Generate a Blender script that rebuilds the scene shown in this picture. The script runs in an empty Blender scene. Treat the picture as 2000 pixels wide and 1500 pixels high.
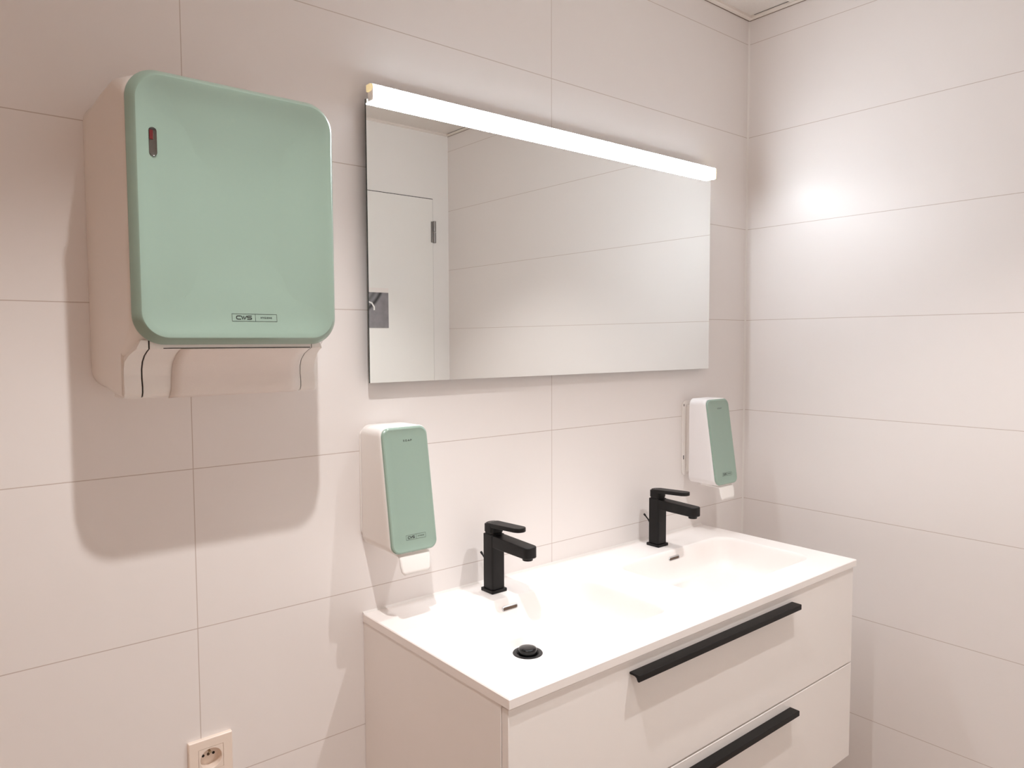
import bpy, bmesh, math, random
from mathutils import Vector, Matrix
from mathutils.bvhtree import BVHTree
C = bpy.context.scene.collection
Z0 = 1.23                      # floor is z = 0; measured heights below are relative to a tile joint Z0 above it
def Z(z): return z + Z0

# ------------------------------------------------------------------ camera
F, CX, CY, CZ = 1432.73, -2.17403, -1.40688, Z(0.23149)
YAW, PITCH, ROLL = 0.689393, 0.0575648, -0.0039118
cam = bpy.data.cameras.new('camera'); camo = bpy.data.objects.new('camera', cam); C.objects.link(camo)
cam.sensor_fit = 'HORIZONTAL'; cam.sensor_width = 36; cam.lens = F*36/2000; cam.clip_start = 0.02
fw = Vector((math.sin(YAW)*math.cos(PITCH), math.cos(YAW)*math.cos(PITCH), -math.sin(PITCH)))
rt0 = Vector((math.cos(YAW), -math.sin(YAW), 0)); up0 = rt0.cross(fw)
rt = rt0*math.cos(ROLL)+up0*math.sin(ROLL); up = up0*math.cos(ROLL)-rt0*math.sin(ROLL)
M = Matrix((rt, up, -fw)).transposed().to_4x4(); M.translation = Vector((CX, CY, CZ)); camo.matrix_world = M
bpy.context.scene.camera = camo

# ------------------------------------------------------------------ world, exposure
W = bpy.data.worlds.new('world'); bpy.context.scene.world = W; W.use_nodes = True
W.node_tree.nodes['Background'].inputs[0].default_value = (0.9, 0.85, 0.8, 1)
W.node_tree.nodes['Background'].inputs[1].default_value = 0.3
vs = bpy.context.scene.view_settings
vs.view_transform = 'Standard'; vs.look = 'None'; vs.gamma = 1.0; vs.use_curve_mapping = False
vs.exposure = 0.42
LED_STRENGTH = 39.0
SPOT_POWER = 50.0
cy = bpy.context.scene.cycles; cy.max_bounces = 16; cy.diffuse_bounces = 12; cy.glossy_bounces = 6
SPOT_COL = (1.0, 0.975, 0.965)
LED_COL = (0.87, 0.94, 1.0)
DOWNLIGHTS = [(-1.742, -0.768), (-0.82, -1.04)]
SPOT_GAIN = [0.95, 0.85]
SPOT_ANGLE, SPOT_BLEND = 97, 0.7

# ------------------------------------------------------------------ materials
def lin(h):
    r, g, b = [x/255 for x in h]
    f = lambda c: c/12.92 if c <= .04045 else ((c+.055)/1.055)**2.4
    return (f(r), f(g), f(b), 1)
def mat(name, col, rough=.5, metal=0, spec=.5, var=.02, scale=18, bump=0, bscale=200, coat=0, emis=None, trans=0):
    m = bpy.data.materials.new(name); m.use_nodes = True; nt = m.node_tree; N = nt.nodes; L = nt.links
    p = N['Principled BSDF']; p.inputs['Roughness'].default_value = rough; p.inputs['Metallic'].default_value = metal
    p.inputs['Specular IOR Level'].default_value = spec; p.inputs['Coat Weight'].default_value = coat
    p.inputs['Coat Roughness'].default_value = .08
    tc = N.new('ShaderNodeTexCoord')
    c = lin(col)
    if var > 0:
        no = N.new('ShaderNodeTexNoise'); no.inputs['Scale'].default_value = scale; no.inputs['Detail'].default_value = 3
        L.new(tc.outputs['Object'], no.inputs['Vector'])
        rp = N.new('ShaderNodeMix'); rp.data_type = 'RGBA'
        rp.inputs['A'].default_value = (c[0]*(1-var), c[1]*(1-var), c[2]*(1-var), 1)
        rp.inputs['B'].default_value = (min(1, c[0]*(1+var)), min(1, c[1]*(1+var)), min(1, c[2]*(1+var)), 1)
        L.new(no.outputs['Fac'], rp.inputs['Factor']); L.new(rp.outputs['Result'], p.inputs['Base Color'])
    else: p.inputs['Base Color'].default_value = c
    if bump > 0:
        n2 = N.new('ShaderNodeTexNoise'); n2.inputs['Scale'].default_value = bscale; n2.inputs['Detail'].default_value = 4
        L.new(tc.outputs['Object'], n2.inputs['Vector'])
        b = N.new('ShaderNodeBump'); b.inputs['Strength'].default_value = bump; b.inputs['Distance'].default_value = .001
        L.new(n2.outputs['Fac'], b.inputs['Height']); L.new(b.outputs['Normal'], p.inputs['Normal'])
    if emis:
        p.inputs['Emission Color'].default_value = (*emis[0], 1); p.inputs['Emission Strength'].default_value = emis[1]
    return m
def math_node(nt, op, a, b=None, c=None):
    n = nt.nodes.new('ShaderNodeMath'); n.operation = op
    for i, x in enumerate((a, b, c)):
        if x is None: continue
        if isinstance(x, (int, float)): n.inputs[i].default_value = x
        else: nt.links.new(x, n.inputs[i])
    return n.outputs[0]
def tile_mat(name, col, axis, vjoints, rough=.32, groutcol=(196, 183, 176)):
    """large rectified wall tiles: joints every 0.30 m in height and at the listed positions along the wall"""
    m = bpy.data.materials.new(name); m.use_nodes = True; nt = m.node_tree; N = nt.nodes; L = nt.links
    p = N['Principled BSDF']; p.inputs['Roughness'].default_value = rough; p.inputs['Specular IOR Level'].default_value = .38
    g = N.new('ShaderNodeNewGeometry'); s = N.new('ShaderNodeSeparateXYZ'); L.new(g.outputs['Position'], s.inputs[0])
    zz = math_node(nt, 'SUBTRACT', s.outputs['Z'], Z0 - 30.0)
    fr = math_node(nt, 'MODULO', math_node(nt, 'ADD', zz, 0.15), 0.30)
    d = math_node(nt, 'ABSOLUTE', math_node(nt, 'SUBTRACT', fr, 0.15))
    for v in vjoints:
        dv = math_node(nt, 'ABSOLUTE', math_node(nt, 'SUBTRACT', s.outputs[axis], v))
        d = math_node(nt, 'MINIMUM', d, dv)
    # joint mask 0.8 mm half width, edge bevel 2.5 mm
    mr = N.new('ShaderNodeMapRange'); mr.inputs['From Min'].default_value = .0004; mr.inputs['From Max'].default_value = .0011
    mr.inputs['To Min'].default_value = 1; mr.inputs['To Max'].default_value = 0; L.new(d, mr.inputs['Value'])
    hb = N.new('ShaderNodeMapRange'); hb.inputs['From Min'].default_value = 0; hb.inputs['From Max'].default_value = .0014; L.new(d, hb.inputs['Value'])
    no = N.new('ShaderNodeTexNoise'); no.inputs['Scale'].default_value = 1.7; no.inputs['Detail'].default_value = 2
    L.new(g.outputs['Position'], no.inputs['Vector'])
    c = lin(col); mx = N.new('ShaderNodeMix'); mx.data_type = 'RGBA'
    mx.inputs['A'].default_value = (c[0]*.985, c[1]*.98, c[2]*.98, 1); mx.inputs['B'].default_value = c
    L.new(no.outputs['Fac'], mx.inputs['Factor'])
    m2 = N.new('ShaderNodeMix'); m2.data_type = 'RGBA'; m2.inputs['B'].default_value = lin(groutcol)
    L.new(mx.outputs['Result'], m2.inputs['A']); L.new(mr.outputs['Result'], m2.inputs['Factor']); L.new(m2.outputs['Result'], p.inputs['Base Color'])
    b = N.new('ShaderNodeBump'); b.inputs['Distance'].default_value = .0008; b.inputs['Strength'].default_value = .12
    L.new(hb.outputs['Result'], b.inputs['Height'])
    n3 = N.new('ShaderNodeTexNoise'); n3.inputs['Scale'].default_value = 9; n3.inputs['Detail'].default_value = 1
    L.new(g.outputs['Position'], n3.inputs['Vector'])
    b2 = N.new('ShaderNodeBump'); b2.inputs['Distance'].default_value = .0012; b2.inputs['Strength'].default_value = .35
    L.new(n3.outputs['Fac'], b2.inputs['Height']); L.new(b.outputs['Normal'], b2.inputs['Normal']); L.new(b2.outputs['Normal'], p.inputs['Normal'])
    return m
WALLC = (237, 233, 231)
m_wall_b = tile_mat('tile_back', WALLC, 'X', [-0.8802, -1.7756, -2.671], .38)
m_wall_r = tile_mat('tile_right', WALLC, 'Y', [], .36)
m_wall_p = mat('painted_wall', (240, 237, 234), .6, var=.01, scale=2)
m_wall_l = mat('wall_warm_bounce', (224, 196, 174), .6, var=.01, scale=2)  # unseen left wall, tinted to throw warm bounce onto that side
m_floor = mat('floor_stoneware', (178, 162, 150), .5, var=.12, scale=6, bump=.2, bscale=60)
m_ceil = mat('ceiling_board', (226, 220, 214), .9, var=.05, scale=220, bump=.9, bscale=420)
m_metalw = mat('white_ceiling_rail', (235, 228, 220), .4, var=.01)
m_sil = mat('white_silicone', (238, 235, 232), .35, var=.01)
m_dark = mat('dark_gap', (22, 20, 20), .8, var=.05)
m_mirror = mat('mirror_silver', (247, 250, 249), .0, 1, var=0)
m_medge = mat('mirror_edge', (60, 66, 64), .15, .6, var=.03)
m_back = mat('mirror_backing', (120, 124, 124), .6, var=.03)
m_led = mat('led_diffuser', (250, 250, 250), .4, var=.0, emis=(LED_COL, LED_STRENGTH))
m_ledcap = mat('led_end_cap', (250, 232, 170), .4, var=.01, emis=((1.0, .82, .5), .3))  # faint emission stands in for LED light passing through the cap
m_alu = mat('brushed_aluminium', (200, 202, 204), .3, .9, var=.03, scale=60)
m_solid = mat('solid_surface_white', (246, 241, 238), .38, var=.005, scale=5, spec=.4)
m_lacq = mat('lacquer_white', (243, 239, 236), .42, var=.01, scale=5)
m_blackm = mat('matt_black_metal', (12, 10, 10), .45, 0, spec=.3, var=.05, bump=.1, bscale=900)
m_blackg = mat('gloss_black', (10, 10, 11), .12, .3, var=.05)
m_gun = mat('gunmetal', (44, 43, 44), .45, .5, var=.05)
m_body = mat('abs_white', (243, 240, 237), .38, var=.008, scale=8)
m_bodyc = mat('abs_white_cool', (243, 240, 240), .38, var=.008, scale=8)
m_green = mat('mint_panel', (147, 170, 157), .30, var=.012, scale=6, coat=.25)
m_paper = mat('paper_white', (240, 233, 229), .9, var=.015, scale=30, bump=.3, bscale=600)
m_ink = mat('print_ink', (30, 34, 32), .6, var=.02)
m_seam = mat('seam_dark', (34, 26, 24), .6, var=.02)
m_red = mat('red_indicator', (100, 16, 20), .35, var=.03)
m_window = mat('indicator_window', (78, 72, 66), .2, var=.15, scale=120, coat=.5)
m_socket = mat('socket_plastic', (240, 226, 214), .3, var=.01)
m_brass = mat('nickel_pin', (190, 176, 150), .25, .9, var=.03)
m_grey = mat('hinge_steel', (150, 146, 144), .35, .8, var=.04)
m_door = mat('door_laminate', (240, 238, 234), .45, var=.01, scale=3)
m_silver_txt = mat('logo_silver', (190, 188, 186), .35, .6, var=.02)

# ------------------------------------------------------------------ object helpers
def link(name, bm, m, parent=None, smooth=True, angle=35, bevel=0, bseg=3):
    bmesh.ops.remove_doubles(bm, verts=bm.verts[:], dist=1e-6)
    bmesh.ops.recalc_face_normals(bm, faces=bm.faces[:])
    me = bpy.data.meshes.new(name); bm.to_mesh(me); bm.free()
    o = bpy.data.objects.new(name, me); C.objects.link(o)
    if not isinstance(m, (list, tuple)): m = [m]
    for x in m: me.materials.append(x)
    if smooth:
        for f in me.polygons: f.use_smooth = True
        me.set_sharp_from_angle(angle=math.radians(angle))
    if bevel:
        b = o.modifiers.new('bevel', 'BEVEL'); b.width = bevel; b.segments = bseg; b.limit_method = 'ANGLE'; b.angle_limit = math.radians(35)
        b.harden_normals = False
    if parent is not None:
        o.parent = parent
        o.matrix_parent_inverse = Matrix.Identity(4)
        off = -world_loc(parent)
        me.transform(Matrix.Translation(off))
    return o
def world_loc(o):
    v = Vector((0, 0, 0))
    while o is not None: v = v + o.location; o = o.parent
    return v
def thing(name, label, cat, loc, group=None):
    o = bpy.data.objects.new(name, None); C.objects.link(o); o.location = loc; o.empty_display_size = .05
    o['label'] = label; o['category'] = cat
    if group: o['group'] = group
    return o
def struct(name, bm, m, parent=None, **k):
    o = link(name, bm, m, parent, **k)
    if parent is None: o['kind'] = 'structure'
    return o
def box(bm, x0, x1, y0, y1, z0, z1, mi=0):
    vs_ = [bm.verts.new((x, y, z)) for z in (z0, z1) for y in (y0, y1) for x in (x0, x1)]
    for q in ((0, 1, 3, 2), (4, 6, 7, 5), (0, 4, 5, 1), (2, 3, 7, 6), (0, 2, 6, 4), (1, 5, 7, 3)):
        f = bm.faces.new([vs_[i] for i in q]); f.material_index = mi
    return vs_
def nb(): return bmesh.new()
def bx(*a):
    b = nb(); box(b, *a); return b
def rrect(hw, hh, r, n=8, side=0):
    """closed outline of a rounded rectangle, 2-D"""
    r = min(r, hw*.999, hh*.999); pts = []
    for cx, cy, a0 in ((hw-r, hh-r, 0), (-hw+r, hh-r, 90), (-hw+r, -hh+r, 180), (hw-r, -hh+r, 270)):
        for i in range(n+1):
            a = math.radians(a0 + 90*i/n); pts.append((cx+r*math.cos(a), cy+r*math.sin(a)))
    if side:
        out = []
        for i, p in enumerate(pts):
            out.append(p)
            if i % (n+1) == n:
                q = pts[(i+1) % len(pts)]
                out += [(p[0]+(q[0]-p[0])*k/side, p[1]+(q[1]-p[1])*k/side) for k in range(1, side)]
        return out
    return pts
def bridge(bm, A, B, mi=0):
    n = len(A)
    for i in range(n):
        try:
            f = bm.faces.new((A[i], A[(i+1) % n], B[(i+1) % n], B[i])); f.material_index = mi
        except ValueError: pass
def loft_y(bm, rings, cap0=True, cap1=True, n=8, mi=0):
    """rings: (y, xc, zc, hw, hh, r, tilt): rounded rectangles facing -y; tilt = dy per dz about zc"""
    prev = None; loops = []
    for (y, xc, zc, hw, hh, r, t) in rings:
        L_ = [bm.verts.new((xc+a, y+t*b, zc+b)) for a, b in rrect(hw, hh, r, n)]
        loops.append(L_)
        if prev: bridge(bm, prev, L_, mi)
        prev = L_
    if cap0: bm.faces.new(loops[0]).material_index = mi
    if cap1: bm.faces.new(loops[-1]).material_index = mi
    return loops
def prism_z(bm, outline, z0, z1, cap=True, mi=0, slope=0, yref=0):
    A = [bm.verts.new((x, y, z0+slope*(y-yref))) for x, y in outline]
    B = [bm.verts.new((x, y, z1+slope*(y-yref))) for x, y in outline]
    bridge(bm, A, B, mi)
    if cap: bm.faces.new(A).material_index = mi; bm.faces.new(B).material_index = mi
def cyl(bm, c, r, z0, z1, n=40, mi=0):
    prism_z(bm, [(c[0]+r*math.cos(2*math.pi*i/n), c[1]+r*math.sin(2*math.pi*i/n)) for i in range(n)], z0, z1, mi=mi)
def tube(bm, pts, r, n=12):
    prev = None; P = [Vector(p) for p in pts]
    for i, p in enumerate(P):
        d = (P[min(i+1, len(P)-1)] - P[max(i-1, 0)]).normalized()
        a = d.cross(Vector((1, 0, 0))).normalized() if abs(d.x) < .9 else d.cross(Vector((0, 1, 0))).normalized(); b = d.cross(a)
        L_ = [bm.verts.new(p + (a*math.cos(2*math.pi*k/n)+b*math.sin(2*math.pi*k/n))*r) for k in range(n)]
        if prev: bridge(bm, prev, L_)
        else: bm.faces.new(L_)
        prev = L_
    bm.faces.new(prev)
def stroke(bm, pts, w, tf):
    """flat ribbon letter stroke along 2-D points; tf maps (u, v) to 3-D"""
    P = [Vector((a, b)) for a, b in pts]; Ls = []
    for i, p in enumerate(P):
        d0 = (P[i]-P[i-1]).normalized() if i else (P[1]-P[0]).normalized()
        d1 = (P[i+1]-P[i]).normalized() if i < len(P)-1 else d0
        d = (d0+d1).normalized(); n = Vector((-d.y, d.x)); k = 1/max(.5, n.dot(Vector((-d0.y, d0.x))))
        Ls.append((bm.verts.new(tf(*(p+n*w/2*k))), bm.verts.new(tf(*(p-n*w/2*k)))))
    for a, b in zip(Ls, Ls[1:]): bm.faces.new((a[0], b[0], b[1], a[1]))
def text_mesh(s, size, tf, sx=1.0, spacing=1.0, bold=0.0):
    cu = bpy.data.curves.new('t', 'FONT'); cu.body = s; cu.size = size; cu.align_x = 'CENTER'; cu.align_y = 'CENTER'
    cu.space_character = spacing; cu.offset = bold
    o = bpy.data.objects.new('t', cu); C.objects.link(o); bpy.context.view_layer.update()
    me = bpy.data.meshes.new_from_object(o.evaluated_get(bpy.context.evaluated_depsgraph_get()))
    b = nb(); b.from_mesh(me)
    for v in b.verts: v.co = Vector(tf(v.co.x*sx, v.co.y))
    bpy.data.objects.remove(o); bpy.data.curves.remove(cu); bpy.data.meshes.remove(me)
    return b
def merge(dst, src):
    me = bpy.data.meshes.new('tmp'); src.to_mesh(me); src.free(); dst.from_mesh(me); bpy.data.meshes.remove(me)

# ------------------------------------------------------------------ the room
XL, YO, ZC = -3.05, -1.79, Z(1.277)
struct('floor', bx(XL-.1, .1, YO-.1, .1, -.1, 0), m_floor, smooth=False)
struct('wall_back', bx(XL-.1, 0, 0, .1, 0, ZC+.3), m_wall_b, smooth=False)
struct('wall_right', bx(0, .1, YO-.1, .1, 0, ZC+.3), m_wall_r, smooth=False)
struct('wall_left', bx(XL-.1, XL, YO-.1, 0, 0, ZC+.3), m_wall_l, smooth=False)
struct('wall_opposite', bx(XL, 0, YO-.1, YO, 0, ZC+.3), m_wall_p, smooth=False)
# suspended ceiling: boards, wall angle and rails
TB = -.168
b = nb(); box(b, XL, 0, YO, 0, ZC+.006, ZC+.03)
ceil = struct('ceiling', b, m_ceil, smooth=False)
b = nb()   # wall angle round the room
box(b, XL, 0, -.019, 0, ZC-.0012, ZC+.006); box(b, -.019, 0, YO, -.0195, ZC-.0012, ZC+.006)
box(b, XL, -.0195, YO, YO+.019, ZC-.0012, ZC+.006); box(b, XL, XL+.019, YO+.0195, -.0195, ZC-.0012, ZC+.006)
struct('trim_1', b, m_metalw, smooth=False)
b = nb()   # rails between the boards, with the dark joint beside them
for y in (TB, TB-.6, TB-1.2): box(b, XL+.02, -.0215, y-.012, y+.012, ZC, ZC+.006)
for k in range(5):
    x = -.6*(k+1)
    for ya, yb in ((-.0195, TB+.0125), (TB-.0125, TB-.5875), (TB-.6125, TB-1.1875), (TB-1.2125, YO+.0195)):
        if x > XL: box(b, x-.012, x+.012, min(ya, yb), max(ya, yb), ZC+.0001, ZC+.006)
struct('trim_2', b, m_metalw, smooth=False)
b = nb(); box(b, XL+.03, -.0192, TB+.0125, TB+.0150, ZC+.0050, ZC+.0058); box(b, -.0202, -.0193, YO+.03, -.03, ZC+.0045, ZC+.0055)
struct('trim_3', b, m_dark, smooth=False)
# silicone joint in the corner, strip painted as shadow line under the wall angle
b = nb()
pts = [(0, -.0045), (-.0012, -.0024), (-.0024, -.0012), (-.0045, 0), (0, 0)]
A = [b.verts.new((x, y, 0)) for x, y in pts]; B = [b.verts.new((x, y, ZC-.002)) for x, y in pts]; bridge(b, A, B); b.faces.new(A); b.faces.new(B)
struct('trim_4', b, m_sil)
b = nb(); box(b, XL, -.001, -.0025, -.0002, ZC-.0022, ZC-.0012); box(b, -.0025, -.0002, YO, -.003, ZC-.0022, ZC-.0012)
struct('trim_5', b, mat('rail_shadow_line', (128, 110, 98), .7, var=.03), smooth=False)  # brown colour stands in for the shade below the wall angle

# flush door in the opposite wall, seen in the mirror
DX0, DX1, DT = -.945, -.100, Z(.948)
d = thing('door_1', '', '', (DX0, YO, 0)); del d['label']; del d['category']; d['kind'] = 'structure'
link('door_leaf', bx(DX0, DX1, YO+.002, YO+.008, .008, DT), m_door, d, bevel=.001)
link('door_reveal', bx(DX0-.004, DX1+.004, YO, YO+.002, .0, DT+.004), m_dark, d, smooth=False)
for zc in (Z(.785), Z(-.95)):
    h = nb(); cyl(h, (DX1+.006, YO+.012), .009, zc-.054, zc-.002, 16); cyl(h, (DX1+.006, YO+.012), .009, zc+.002, zc+.054, 16)
    box(h, DX1-.012, DX1+.002, YO+.008, YO+.0125, zc-.052, zc+.052)
    link('hinge', h, m_grey, d)

# downlights recessed in the ceiling (above the camera's view)
for i, (x, y) in enumerate(DOWNLIGHTS):
    t = thing('recessed_downlight', ['round recessed ceiling downlight above the towel dispenser', 'round recessed ceiling downlight above the double washbasin', 'round recessed ceiling downlight nearest the left wall'][i], 'ceiling light', (x, y, ZC), 'recessed ceiling downlights')
    b = nb(); n = 48; R1 = []
    for r, z in ((.045, 0), (.045, -.003), (.036, -.003), (.032, .004)):
        R1.append([b.verts.new((x+r*math.cos(2*math.pi*k/n), y+r*math.sin(2*math.pi*k/n), ZC+z)) for k in range(n)])
    for a_, b_ in zip(R1, R1[1:]): bridge(b, a_, b_)
    link('trim_ring', b, m_metalw, t)
    b = nb(); cyl(b, (x, y), .032, ZC+.003, ZC+.005, 32)
    link('lens', b, mat('downlight_lens', (255, 240, 225), .4, var=0, emis=(SPOT_COL, 3.0)), t)
    ld = bpy.data.lights.new('downlight', 'SPOT'); ld.energy = SPOT_POWER*SPOT_GAIN[i]; ld.color = SPOT_COL; ld.spot_size = math.radians(SPOT_ANGLE); ld.spot_blend = SPOT_BLEND
    ld.shadow_soft_size = .014
    lo = bpy.data.objects.new('light_source', ld); C.objects.link(lo); lo.parent = t; lo.location = (0, 0, -.010)

# ------------------------------------------------------------------ washbasin top
CT = Z(-.354); CX0, CX1, CYF = -1.435, -.232, -.500; CTH = .0175
BAS = [(-1.133, -.268), (-.537, -.268)]; BA, BB, BR = .240, .147, .050
def rim(c, t=0, r=BR, n=10):
    return [(c[0]+a, c[1]+b_) for a, b_ in rrect(BA-t, BB-t, max(r-t*.6, .015), n, 16)]
top = thing('double_washbasin', 'white double washbasin top with two rectangular basins on the drawer cabinet', 'washbasin', (CX0, 0, CT-CTH))
b = nb()
def loop_edges(pts, z):
    V_ = [b.verts.new((x, y, z)) for x, y in pts]; return V_, [b.edges.new((V_[i], V_[(i+1) % len(V_)])) for i in range(len(V_))]
eb = .0018
outer = [(CX0+eb, CYF+eb), (CX1-eb, CYF+eb), (CX1-eb, -.002), (CX0+eb, -.002)]
Vo, Eo = loop_edges(outer, CT); E_ = list(Eo)
for c in BAS:
    _, e = loop_edges(rim(c), CT); E_ += e
bmesh.ops.triangle_fill(b, use_beauty=True, use_dissolve=False, edges=E_)
o2 = [b.verts.new((x, y, CT-eb)) for x, y in ((CX0, CYF), (CX1, CYF), (CX1, -.001), (CX0, -.001))]
o3 = [b.verts.new((x, y, CT-CTH)) for x, y in ((CX0, CYF), (CX1, CYF), (CX1, -.001), (CX0, -.001))]
bridge(b, Vo, o2); bridge(b, o2, o3)
V4, E4 = loop_edges([(CX0, CYF), (CX1, CYF), (CX1, -.001), (CX0, -.001)], CT-CTH)
for c in BAS:
    _, e = loop_edges(rim(c, -.006), CT-CTH); E4 += e
bmesh.ops.triangle_fill(b, use_beauty=True, use_dissolve=False, edges=E4)
link('counter_slab', b, m_solid, top, angle=20)
b = nb()   # silicone joint against the wall
A = [b.verts.new((CX0, y, z)) for y, z in ((0, CT+.004), (-.0045, CT-.0002), (0, CT-.0002))]
B = [b.verts.new((CX1, y, z)) for y, z in ((0, CT+.004), (-.0045, CT-.0002), (0, CT-.0002))]
bridge(b, A, B); b.faces.new(A); b.faces.new(B)
link('silicone_joint', b, m_sil, top)
PROF = [(0, 0), (.0015, -.0008), (.004, -.004), (.006, -.010), (.009, -.024), (.012, -.044), (.016, -.060), (.022, -.072), (.029, -.079), (.037, -.083)]
DRZ = -.104
for i, c in enumerate(BAS):
    b = nb(); prev = None; dc = (c[0]-(.004, .028)[i], c[1]+.068); nn = 10
    for t, z in PROF:
        L_ = [b.verts.new((x, y, CT+z)) for x, y in rim(c, t)]
        if prev: bridge(b, prev, L_)
        prev = L_
    last = rim(c, PROF[-1][0]); m_ = len(last)
    circ = []
    for (x, y) in last:
        a = math.atan2(y-dc[1], x-dc[0]); circ.append((dc[0]+.0335*math.cos(a), dc[1]+.0335*math.sin(a)))
    K = 10
    for k in range(1, K+1):
        s = k/K; z = PROF[-1][1] + (DRZ-PROF[-1][1])*(1-(1-s)**1.6)
        L_ = [b.verts.new((x+(u-x)*s, y+(v-y)*s, CT+z)) for (x, y), (u, v) in zip(last, circ)]
        bridge(b, prev, L_); prev = L_
    L_ = [b.verts.new((dc[0]+(v.co.x-dc[0])*.97, dc[1]+(v.co.y-dc[1])*.97, CT+DRZ-.007)) for v in prev]; bridge(b, prev, L_); b.faces.new(L_)
    bn = link('basin', b, m_solid, top, angle=60)
    # pop-up waste
    zf = CT+DRZ; b = nb(); n = 48; Rg = []
    for r, z in ((.0335, 0.0002), (.0325, .0016), (.026, .0016), (.0225, -.001), (.0215, -.004)):
        Rg.append([b.verts.new((dc[0]+r*math.cos(2*math.pi*k/n), dc[1]+r*math.sin(2*math.pi*k/n), zf+z)) for k in range(n)])
    for a_, b_ in zip(Rg, Rg[1:]): bridge(b, a_, b_)
    dr = link('drain', b, m_gun, bn)
    b = nb(); Rg = []
    for r, z in ((.0205, -.006), (.0205, .009), (.0195, .0115), (.016, .0128), (.008, .0134)):
        if i == 1: z -= .011   # the right plug is pushed down
        Rg.append([b.verts.new((dc[0]+r*math.cos(2*math.pi*k/n), dc[1]+r*math.sin(2*math.pi*k/n), zf+z)) for k in range(n)])
    for a_, b_ in zip(Rg, Rg[1:]): bridge(b, a_, b_)
    b.faces.new(Rg[-1]); link('drain_plug', b, m_blackg, bn, angle=60)
    # overflow slot in the rear basin wall
    ox, oy, oz = c[0]+.003, c[1]+BB, CT-.0225
    b = nb(); S = []
    for hw, hh, dy in ((.0235, .0058, .0085), (.0225, .0048, .0105), (.0205, .0034, .0100)):
        S.append([b.verts.new((ox+a, oy-dy-(0.0), oz+q)) for a, q in rrect(hw, hh, hh*.9, 6)])
    bridge(b, S[0], S[1]); bridge(b, S[1], S[2]); ov = link('overflow_ring', b, m_alu, bn)
    b = nb(); b.faces.new([b.verts.new((ox+a, oy-.0098, oz+q)) for a, q in rrect(.0208, .0036, .0033, 6)]); link('overflow_opening', b, mat('overflow_dark', (84, 62, 44), .4, var=.5, scale=160), bn, smooth=False)

# ------------------------------------------------------------------ vanity cabinet
KX0, KX1 = -1.4338, -.2375; KT = CT-CTH-.001; KB = Z(-.8965)
cab = thing('vanity_cabinet', 'white wall-hung vanity cabinet with two drawers and long black bar handles', 'cabinet', (KX0, 0, KB))
def panel(name, *a): return link(name, bx(*a), m_lacq, cab, bevel=.0008, bseg=2)
panel('side_panel', KX0, KX0+.016, -.4755, -.001, KB, KT); panel('side_panel', KX1-.016, KX1, -.4755, -.001, KB, KT)
panel('bottom_panel', KX0+.016, KX1-.016, -.473, -.001, KB, KB+.016); panel('back_panel', KX0+.016, KX1-.016, -.012, -.001, KB+.016, KT-.01)
for zt, zb in ((KT-.003, Z(-.6330)), (Z(-.6370), KB+.001)):
    b = bx(KX0+.001, KX1-.001, -.4945, -.4775, zb, zt)
    dw = link('drawer', b, m_lacq, cab, bevel=.0012, bseg=2)
    hz = zt-.0225; hx0, hx1 = -1.134, -.548
    prof = [(-.4895, hz), (-.5130, hz), (-.5140, hz-.001), (-.5140, hz-.0120), (-.5130, hz-.0130), (-.5100, hz-.0130), (-.5085, hz-.0105), (-.5065, hz-.0065), (-.5030, hz-.0045), (-.4975, hz-.0040), (-.4895, hz-.0040)]
    b = nb(); A = [b.verts.new((hx0, y-.005, z)) for y, z in prof]; B = [b.verts.new((hx1, y-.005, z)) for y, z in prof]
    bridge(b, A, B); b.faces.new(A); b.faces.new(B)
    link('handle', b, m_blackm, dw, angle=30)

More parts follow.
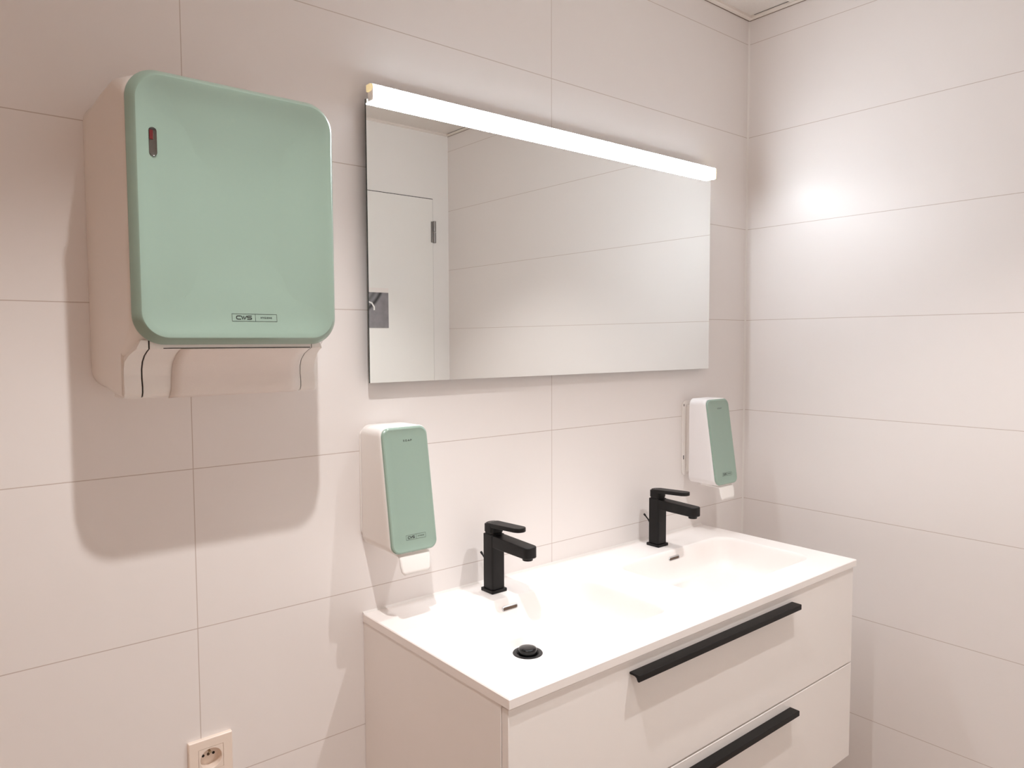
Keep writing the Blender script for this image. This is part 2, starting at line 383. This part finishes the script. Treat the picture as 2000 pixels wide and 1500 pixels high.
# ------------------------------------------------------------------ taps
def make_tap(x, y, label):
    t = thing('basin_tap', label, 'tap', (x, y, CT), 'black basin taps on the washbasin')
    z = CT
    b = nb(); prism_z(b, [(x+a, y+q) for a, q in rrect(.0225, .0225, .003, 4)], z, z+.0075); link('base_plate', b, m_blackm, t, bevel=.0012)
    hb = z+.137
    b = nb(); prism_z(b, [(x+a, y+q) for a, q in rrect(.0185, .0185, .0045, 6)], z+.0075, hb); link('body', b, m_blackm, t, bevel=.0012)
    # spout: flat bar with rounded nose
    yn, hw, r = y-.140, .0175, .0135; out = [(x+hw, y-.010), (x+hw, yn+r)]
    out += [(x+hw-r+r*math.cos(a), yn+r-r*math.sin(a)) for a in [math.pi/2*k/8 for k in range(1, 9)]]
    out += [(x-hw+r-r*math.sin(a), yn+r-r*math.cos(a)) for a in [math.pi/2*k/8 for k in range(0, 9)]]
    out += [(x-hw, y-.010)]
    b = nb(); prism_z(b, out, hb-.0285, hb-.0005, slope=.035, yref=y-.01)
    # round the underside of the nose slightly
    for v in b.verts:
        if v.co.z < hb-.02: v.co.z += .003*max(0, (y-.10-v.co.y))/.04
    link('spout', b, m_blackm, t, bevel=.0022)
    b = nb(); cyl(b, (x, y-.122), .0118, hb-.0365, hb-.026, 28); link('aerator', b, m_blackm, t, bevel=.0008)
    # handle: neck, cap, lever plate
    b = nb(); prism_z(b, [(x+a, y+q) for a, q in rrect(.0165, .0165, .008, 6)], hb, hb+.004); link('neck', b, m_blackm, t)
    b = nb()
    prism_z(b, [(x+a, y+q) for a, q in rrect(.0182, .0182, .010, 8)], hb+.004, hb+.0235)
    n = 12; rr = .0182; y0 = y+.0182; y1 = y-.108
    o_ = [(x+rr*math.cos(a), y0-rr+rr*math.sin(a)) for a in [math.pi*k/(2*n)*2 for k in range(n+1)]]
    o_ = [(x+rr, y0-rr)] + [(x+rr*math.cos(math.pi*k/n), y0-rr+rr*math.sin(math.pi*k/n)) for k in range(1, n)] + [(x-rr, y0-rr)]
    r2 = .0150
    o_ += [(x-r2-.001, y1+r2)] + [(x-r2*math.cos(math.pi*k/n), y1+r2-r2*math.sin(math.pi*k/n)) for k in range(1, n)] + [(x+r2+.001, y1+r2)]
    prism_z(b, o_, hb+.0165, hb+.0265, slope=-.055, yref=y)
    lv = link('lever', b, m_blackm, t, bevel=.0016)
    tf = lambda u, v: (x+u, y+.004+v, hb+.0267-.055*(.004+v)+.0003)
    link('lever_logo', text_mesh('GROHE', .0062, tf, 1.2, 1.05), m_silver_txt, lv, smooth=False)
    pts = [(x, y+.018, z+.030), (x, y+.021, z+.044), (x, y+.026, z+.056), (x, y+.034, z+.068), (x, y+.046, z+.078)]
    b = nb(); tube(b, pts, .0019, 10); tube(b, [(x, y+.045, z+.0772), (x, y+.050, z+.0815)], .0028, 12); link('lift_rod', b, m_blackm, t)
    return t
make_tap(-1.127, -.067, 'matt black mixer tap standing behind the left basin')
make_tap(-.529, -.066, 'matt black mixer tap standing behind the right basin')

# ------------------------------------------------------------------ mirror and LED bar
MX0, MX1, MZ0, MZ1 = -1.4225, -.2365, Z(.1455), Z(.7335)
mi = thing('wall_mirror', 'wide frameless rectangular mirror on the tiled wall above the basins', 'mirror', (MX0, 0, MZ0))
b = bx(MX0, MX1, -.025, -.020, MZ0, MZ1)
for f in b.faces: f.material_index = 0 if f.normal.y < -.9 or f.calc_center_median().y < -.0249 else 1
link('mirror_glass', b, [m_mirror, m_medge], mi, smooth=False)
link('backing_panel', bx(MX0+.06, MX1-.06, -.020, -.0005, MZ0+.05, MZ1-.02), m_back, mi, smooth=False)
LX0, LX1, LY, LZ = MX0, -.2345, -.0400, Z(.7440)
led = thing('mirror_light_bar', 'bright white LED light bar along the top edge of the mirror', 'lamp', (LX0, 0, LZ))
def prof_x(bm, prof, x0, x1):
    A = [bm.verts.new((x0, y, z)) for y, z in prof]; B = [bm.verts.new((x1, y, z)) for y, z in prof]
    bridge(bm, A, B); bm.faces.new(A); bm.faces.new(B)
LB, LH = -.0268, .0165
dp = [(LB, LZ-LH), (LB, LZ+LH), (LY-.001, LZ+LH), (LY-.0035, LZ+LH-.001), (LY-.0048, LZ+LH*.7), (LY-.0052, LZ), (LY-.0048, LZ-LH*.7), (LY-.0035, LZ-LH+.001), (LY-.001, LZ-LH)]
b = nb(); prof_x(b, dp, LX0+.0065, LX1-.004); link('diffuser', b, m_led, led, angle=60)
hp = [(LY-.0005, LZ+LH+.0002), (LY-.0005, LZ+LH+.0012), (-.0235, LZ+LH+.0012), (-.0235, MZ1+.0005), (-.0266, MZ1+.0005), (-.0266, LZ+LH+.0002)]
b = nb(); prof_x(b, hp, LX0+.004, LX1-.004); link('housing', b, m_alu, led, smooth=False)
cp = [(y_, LZ+.002+(z_-(LZ-LH))*.42) for y_, z_ in dp]
b = nb(); prof_x(b, cp, LX0, LX0+.006); link('end_cap', b, m_ledcap, led)
b = nb(); prof_x(b, dp, LX0+.0035, LX0+.0064); link('end_plate', b, m_body, led)
b = nb(); prof_x(b, dp, LX1-.0035, LX1); link('end_cap', b, m_ledcap, led)
for x in (-1.30, -.36):
    link('bracket', bx(x-.015, x+.015, -.0235, -.0005, MZ1+.003, MZ1+.006), m_alu, led)

# ------------------------------------------------------------------ dispensers
def rail_box(bm, tf, u0, u1, v0, v1):
    q = [bm.verts.new(tf(*p)) for p in ((u0, v0), (u1, v0), (u1, v1), (u0, v1))]; bm.faces.new(q)
def brand_mark(tf, w, h):
    """thin frame split in two: wide logo letters left, small word right"""
    b = nb(); l = h*.045
    rail_box(b, tf, -w/2, w/2, h/2-l, h/2); rail_box(b, tf, -w/2, w/2, -h/2, -h/2+l)
    rail_box(b, tf, -w/2, -w/2+l, -h/2+l, h/2-l); rail_box(b, tf, w/2-l, w/2, -h/2+l, h/2-l)
    s = w*.01; rail_box(b, tf, s, s+l, -h/2+l, h/2-l)
    H = h*.21; t = h*.115; cx = -w*.240; lw = w*.098
    def L(pts, ox): stroke(b, [(cx+ox+a*lw, c_*H) for a, c_ in pts], t, tf)
    L([(.5, 1), (-.2, 1), (-.42, .8), (-.5, .3), (-.5, -.3), (-.42, -.8), (-.2, -1), (.5, -1)], -w*.112)
    L([(-.52, 1.1), (-.28, -1), (-.02, .95), (.12, -1), (.62, 1.1)], 0)
    L([(.55, 1), (-.3, 1), (-.45, .75), (-.45, .25), (-.3, .04), (.35, -.04), (.48, -.3), (.48, -.75), (.35, -1), (-.5, -1)], w*.118)
    m2 = text_mesh('HYGIENE', h*.30, lambda u, v: tf(u+w*.255, v), 1.05, 1.25, h*.008); merge(b, m2)
    return b
def make_towel():
    xc = -1.747; zc = Z(.4355); y = -.178
    t = thing('paper_towel_dispenser', 'large white paper towel dispenser with a mint green front, on the wall at left', 'dispenser', (xc, 0, Z(.143)))
    zb = Z(.392)
    b = nb(); xb = xc-.003
    loft_y(b, [(-.0005, xb, Z(.392), .184, .238, .034, 0), (-.006, xb, Z(.392), .184, .238, .034, 0), (-.012, xb, Z(.392), .181, .2390, .034, 0), (-.070, xb, Z(.392), .1725, .2465, .022, 0),
               (-.1240, xb, Z(.392), .1645, .2490, .010, 0), (-.1245, xb, Z(.425), .1644, .2160, .010, 0), (-.170, xb, Z(.4300), .1625, .2100, .036, 0), (-.184, xb+.001, Z(.4355), .160, .2035, .040, 0), (-.188, xc, Z(.4355), .156, .200, .042, 0)], n=12)
    body = link('body', b, m_body, t, angle=50)
    # chin with the paper outlet
    prof = [(-.124, .1440), (-.1335, .1465), (-.1375, .1530), (-.1380, .1620), (-.1350, .1760), (-.1355, .1900), (-.1420, .2020), (-.1560, .2120), (-.1740, .2190), (-.1860, .2225), (-.1860, .236)]
    def chin(x0, x1, off=0, taper=0):
        b = nb(); N_ = [(-.060, Z(.1440))]+[(yy + off, Z(zz)) for yy, zz in prof] + [(-.060, Z(.236))]
        A = [b.verts.new((x0+(.45*max(0, p[1]-Z(.205)) if taper < 0 else 0), p[0], p[1])) for p in N_]; B = [b.verts.new((x1-(.45*max(0, p[1]-Z(.205)) if taper > 0 else 0), p[0], p[1])) for p in N_]
        bridge(b, A, B); b.faces.new(A); b.faces.new(B); return b
    link('side_cheek', chin(xc-.1660, xc-.1415, 0, -1), m_body, t, angle=50); link('side_cheek', chin(xc+.1235, xc+.1500, 0, 1), m_body, t, angle=50)
    link('outlet_chute', chin(xc-.1390, xc+.1222), m_body, t, angle=50)
    link('cheek_seam', chin(xc-.1415, xc-.1390, .0030), m_seam, t, angle=50); link('cheek_seam', chin(xc+.1222, xc+.1235, .0012), m_seam, t, angle=50)
    b = nb(); box(b, xc-.120, xc+.120, -.1866, -.1855, Z(.2228), Z(.2240)); link('lower_seam', b, m_seam, t)
    # paper sheet hanging over the chute
    b = nb(); rows = []; pp = [(yy-.0022, zz) for yy, zz in prof[::-1][1:]]; pp[0] = (pp[0][0]+.001, pp[0][1]); pp = pp[:-1] + [(-.1345, .1425)]
    for k, (yy, zz) in enumerate(pp):
        s = k/(len(pp)-1); xl = xc-.094-.008*s*s; xr = xc+.120-.004*s
        rows.append([b.verts.new((xl+(xr-xl)*q/12, yy-.0006*math.sin(q*.9)*s, Z(zz)+.001*q/12*s)) for q in range(13)])
    for A, B in zip(rows, rows[1:]):
        for q in range(12): b.faces.new((A[q], A[q+1], B[q+1], B[q]))
    o = link('paper_towel', b, m_paper, t, angle=80); so = o.modifiers.new('s', 'SOLIDIFY'); so.thickness = .0006
    # mint front
    hw, hh, r = .1645, .2065, .046
    b = nb(); f = lambda ins, yy, rr=None: (yy, xc, zc, hw-ins, hh-ins, (r-ins*.6 if rr is None else rr), 0)
    loft_y(b, [f(.004, -0.1875), f(.0, -0.1900), f(0, -0.1935), f(.0018, -0.1965), f(.0085, -0.2080), f(.0105, -0.2093), f(.013, -0.2093), f(.020, -0.2080), f(.030, -0.2062), f(.042, -0.2054), f(.055, -.2052), f(.068, -.2052), f(.082, -.2052), f(.097, -.2052, .02), f(.112, -.2052, .018), f(.128, -.2052, .014), f(.145, -.2052, .010), f(.160, -.2052, .003)], n=14)
    def dish(x, z):
        u_, v_ = (x-xc)/(hw-.016), (z-zc)/(hh-.016)
        return .0125*max(0, 1-u_**4)*max(0, 1-v_*v_)
    for v in b.verts:
        if v.co.y < -.2045: v.co.y += dish(v.co.x, v.co.z)
    b.normal_update(); bv = BVHTree.FromBMesh(b)
    def surf(x, z): return bv.ray_cast(Vector((x, -1, z)), Vector((0, 1, 0)))[0].y
    fp = link('front_panel', b, m_green, t, angle=28)
    yf = -.2057
    tf = lambda u, v: (xc+.0175+u, surf(xc+.0175+u, Z(.2725)+v)-.0003, Z(.2725)+v)
    link('brand_mark', brand_mark(tf, .0745, .0125), m_ink, fp, smooth=False)
    # level indicator
    wx, wz = xc-.1305, Z(.5325); dd = surf(wx, wz)+.2049
    b = nb(); loft_y(b, [(dd-.2050, wx, wz, .0060, .0215, .0058, 0), (dd-.2066, wx, wz, .0056, .0211, .0055, 0), (dd-.2062, wx, wz, .0049, .0204, .0048, 0)], n=8)
    wv = link('level_window', b, m_window, fp)
    b = nb(); box(b, wx-.0047, wx+.0002, dd-.2070, dd-.2061, wz+.0030, wz+.0170); link('red_indicator', b, m_red, wv)
    b = nb(); box(b, wx-.0047, wx+.0047, dd-.2070, dd-.2061, wz+.0172, wz+.0190); link('indicator_shade', b, m_seam, wv)
    return t
make_towel()

def make_soap(xc, off, label, side_mat, zoff=0.0):
    t = thing('soap_dispenser', label, 'dispenser', (xc, 0, Z(-.2)), 'soap dispensers under the mirror')
    zt, zbm = Z(.056), Z(-.2015); zc = (zt+zbm)/2; hh = (zt-zbm)/2
    tilt = .040/.258                        # the front leans out towards the bottom
    # mounting plate on the wall
    b = nb(); loft_y(b, [(-.0003, xc, Z(-.068), .0585, .1165, .016, 0), (-.0035, xc, Z(-.068), .0585, .1165, .016, 0), (-.0045, xc, Z(-.068), .0575, .1155, .015, 0)], n=8)
    pl = link('mounting_plate', b, m_body, t, angle=30)
    for zz, h2 in ((Z(.034), .0035), (Z(-.128), .0065)):
        b = nb(); loft_y(b, [(-.0040, xc-.0525, zz, .0016, h2, .0014, 0), (-.0049, xc-.0525, zz, .0016, h2, .0014, 0)], n=4); link('screw_slot', b, m_seam, pl)
    if off > .01:
        link('inner_housing', bx(xc-.043, xc+.043, -off-.004, -.004, zbm+.03, zt-.02), m_body, t, bevel=.003)
    y0 = -off
    b = nb(); hwid = .0568
    def ring(y, ins, tl, rr, hw=hwid, zc_=zc, hh_=hh): return (y, xc, zc_, hw-ins, hh_-ins, rr, tl)
    loft_y(b, [ring(y0, .0, 0, .020), ring(y0-.012, 0, .0, .020), ring(-.060-off*.3, 0, tilt*.45, .020), ring(-.090, 0, tilt*.85, .019), ring(-.1005, 0, tilt, .018), ring(-.1030, .0015, tilt, .017)], n=10)
    link('cover', b, side_mat, t, angle=45)
    b = nb(); g = lambda ins, y, rr: (y, xc, zc, .0553-ins, hh-.0006-ins, rr, tilt)
    loft_y(b, [g(.0010, -.1032, .0185), g(.0005, -.1055, .018), g(.0022, -.1082, .0175), g(.0048, -.1092, .015), g(.0065, -.1088, .014), g(.0100, -.1080, .011), g(.02, -.1078, .006)], n=10)
    fp = link('front_panel', b, m_green, t, angle=28)
    tf = lambda u, v: (xc+.004+u, -.1081+tilt*(v+Z(-.1700)-zc), Z(-.1700)+v)
    link('brand_mark', brand_mark(tf, .0475, .0100), m_ink, fp, smooth=False)
    zs = Z(.0265); tf2 = lambda u, v: (xc+.0045+u, -.1081+tilt*(v+zs-zc), zs+v)
    link('word_mark', text_mesh('SOAP', .0056, tf2, 1.15, 1.5, .0001), m_ink, fp, smooth=False)
    # nozzle block and push tongue under the cover
    b = nb(); box(b, xc-.030, xc+.030, -.117, -.050, zbm-.0085, zbm+.004); link('nozzle', b, m_body, t, bevel=.003)
    b = nb(); prof = []; n = 8; hw = .0365; rr = .009
    yf = -.1245; z1 = zbm-.0045; z2 = zbm-.0430
    path = [(-.100, z1), (-.1165, z1-.0005), (-.1215, z1-.003), (-.1240, z1-.008), (-.1262, z1-.020), (-.1288, z2)]
    rows = []
    for k, (yy, zz) in enumerate(path):
        w = hw if k < len(path)-1 else hw-.008
        rows.append([b.verts.new((xc+w*q/6, yy, zz)) for q in range(-6, 7)])
    ins = [b.verts.new((xc+(hw-.002)*q/6, path[-1][0]+.0006, z2+.007)) for q in range(-6, 7)]
    rows.insert(-1, ins)
    for A, B in zip(rows, rows[1:]):
        for q in range(12): b.faces.new((A[q], A[q+1], B[q+1], B[q]))
    o = link('push_tongue', b, m_body, t); so = o.modifiers.new('s', 'SOLIDIFY'); so.thickness = .0022; so.offset = 1
    return t
make_soap(-1.379, .006, 'mint green fronted soap dispenser above the left end of the washbasin, closed against the wall', m_body)
make_soap(-.2785, .028, 'mint green fronted soap dispenser near the room corner, its wall plate showing at the side', m_bodyc)

# ------------------------------------------------------------------ wall socket
sx, sz = -1.7605, Z(-.5515)
so_ = thing('wall_socket', 'white square power socket low on the tiled wall left of the cabinet', 'power socket', (sx, 0, sz))
b = nb(); hs, hi, th = .040, .0228, .0085
O = [b.verts.new((sx+a, 0, sz+q)) for a, q in rrect(hs, hs, .0015, 4)]
O1 = [b.verts.new((sx+a, -th+.0015, sz+q)) for a, q in rrect(hs, hs, .0015, 4)]
O2 = [b.verts.new((sx+a, -th, sz+q)) for a, q in rrect(hs-.0015, hs-.0015, .0012, 4)]
I1 = [b.verts.new((sx+a, -th, sz+q)) for a, q in rrect(hi, hi, .0008, 4)]
I2 = [b.verts.new((sx+a, -.002, sz+q)) for a, q in rrect(hi, hi, .0008, 4)]
for p_, q_ in ((O, O1), (O1, O2), (O2, I1), (I1, I2)): bridge(b, p_, q_)
link('cover_frame', b, m_socket, so_, angle=30)
b = nb(); n = 12; pts_sq = rrect(.0222, .0222, .0006, 2, 14); S0 = [b.verts.new((sx+a, -th+.0002, sz+q)) for a, q in pts_sq]
B0 = [b.verts.new((sx+a, -.002, sz+q)) for a, q in pts_sq]; bridge(b, B0, S0)
rad = .0200; prev = S0
for r_, yy in ((rad, -th+.0002), (rad-.0006, -th+.0010), (rad-.0012, .010)):
    L_ = []
    for a, q in pts_sq:
        an = math.atan2(q, a); L_.append(b.verts.new((sx+r_*math.cos(an), yy, sz+r_*math.sin(an))))
    bridge(b, prev, L_); prev = L_
b.faces.new(prev); ins = link('socket_insert', b, m_socket, so_, angle=30)
def disc_y(cx, cz, r, y0, y1, m, name, par):
    b = nb(); A = [b.verts.new((cx+r*math.cos(2*math.pi*k/20), y0, cz+r*math.sin(2*math.pi*k/20))) for k in range(20)]
    B = [b.verts.new((cx+r*math.cos(2*math.pi*k/20), y1, cz+r*math.sin(2*math.pi*k/20))) for k in range(20)]
    bridge(b, A, B); b.faces.new(A); b.faces.new(B); return link(name, b, m, par)
for dx in (-.0095, .0095): disc_y(sx+dx, sz, .0026, .0099, .0094, m_dark, 'contact_hole', ins)
disc_y(sx, sz+.010, .0024, .0099, -.004, m_brass, 'earth_pin', ins)
disc_y(sx, sz+.0005, .0028, .0099, .0092, mat('screw_head', (96, 78, 60), .4, .6, var=.1), 'screw', ins)
# recess in the wall behind the socket cup is cut so the cup has real depth
w = bpy.data.objects['wall_back']
cb = nb(); box(cb, sx-.021, sx+.021, -.02, .013, sz-.021, sz+.021)
cut = link('cutter', cb, m_wall_b, None); md = w.modifiers.new('b', 'BOOLEAN'); md.object = cut; md.operation = 'DIFFERENCE'; md.solver = 'EXACT'
bpy.context.view_layer.update()
nm = bpy.data.meshes.new_from_object(w.evaluated_get(bpy.context.evaluated_depsgraph_get())); w.modifiers.clear(); w.data = nm
bpy.data.objects.remove(cut)

# ------------------------------------------------------------------ photo print on the door (seen in the mirror)
m = bpy.data.materials.new('print_photo'); m.use_nodes = True; nt = m.node_tree; N = nt.nodes; L = nt.links; p = N['Principled BSDF']; p.inputs['Roughness'].default_value = .5
g = N.new('ShaderNodeTexCoord'); s = N.new('ShaderNodeSeparateXYZ'); L.new(g.outputs['Object'], s.inputs[0])
dx = math_node(nt, 'ADD', s.outputs['X'], -.01); dz = math_node(nt, 'SUBTRACT', s.outputs['Z'], .265)
rad_ = math_node(nt, 'SQRT', math_node(nt, 'ADD', math_node(nt, 'MULTIPLY', dx, dx), math_node(nt, 'MULTIPLY', dz, dz)))
cr = N.new('ShaderNodeValToRGB'); L.new(math_node(nt, 'MULTIPLY', rad_, 4.0), cr.inputs[0]); cr.color_ramp.interpolation = 'EASE'
els = [(0, (160, 156, 160)), (.55, (180, 178, 180)), (.60, (96, 96, 98)), (.66, (165, 163, 166)), (.72, (120,118,120)), (.78, (150, 148, 152)), (.84, (60, 59, 62)), (.90, (160, 156, 160)), (1, (156, 152, 156))]
cr.color_ramp.elements[0].position = 0; cr.color_ramp.elements[0].color = lin(els[0][1]); cr.color_ramp.elements[1].position = 1; cr.color_ramp.elements[1].color = lin(els[-1][1])
for q, c in els[1:-1]: e = cr.color_ramp.elements.new(q); e.color = lin(c)
no = N.new('ShaderNodeTexNoise'); no.inputs['Scale'].default_value = 25; L.new(g.outputs['Object'], no.inputs['Vector'])
mx = N.new('ShaderNodeMix'); mx.data_type = 'RGBA'; mx.blend_type = 'MULTIPLY'; mx.inputs['Factor'].default_value = .5
L.new(cr.outputs[0], mx.inputs['A']); L.new(no.outputs['Fac'], mx.inputs['B']); L.new(mx.outputs['Result'], p.inputs['Base Color'])
px1, px0 = -.362, -.602; pz0, pz1 = Z(.300), Z(.470)
ph = thing('photo_print', 'grey photo print in a white sheet on the door, seen in the mirror', 'picture', (px0, YO+.008, pz0))
link('sheet', bx(px0, px1, YO+.0082, YO+.0090, pz0, pz1+.022), m_paper, ph, smooth=False)
link('print', bx(px0, px1, YO+.0090, YO+.0094, pz0, pz1), m, ph, smooth=False)
b = nb(); tube(b, [(-.470, YO+.0095, Z(.425)), (-.452, YO+.0095, Z(.418)), (-.440, YO+.0095, Z(.400)), (-.440, YO+.0095, Z(.385))], .004, 8)
for v in b.verts: v.co.y = YO+.0095+(v.co.y-(YO+.0095))*.05
link('printed_tap', b, m_body, ph)
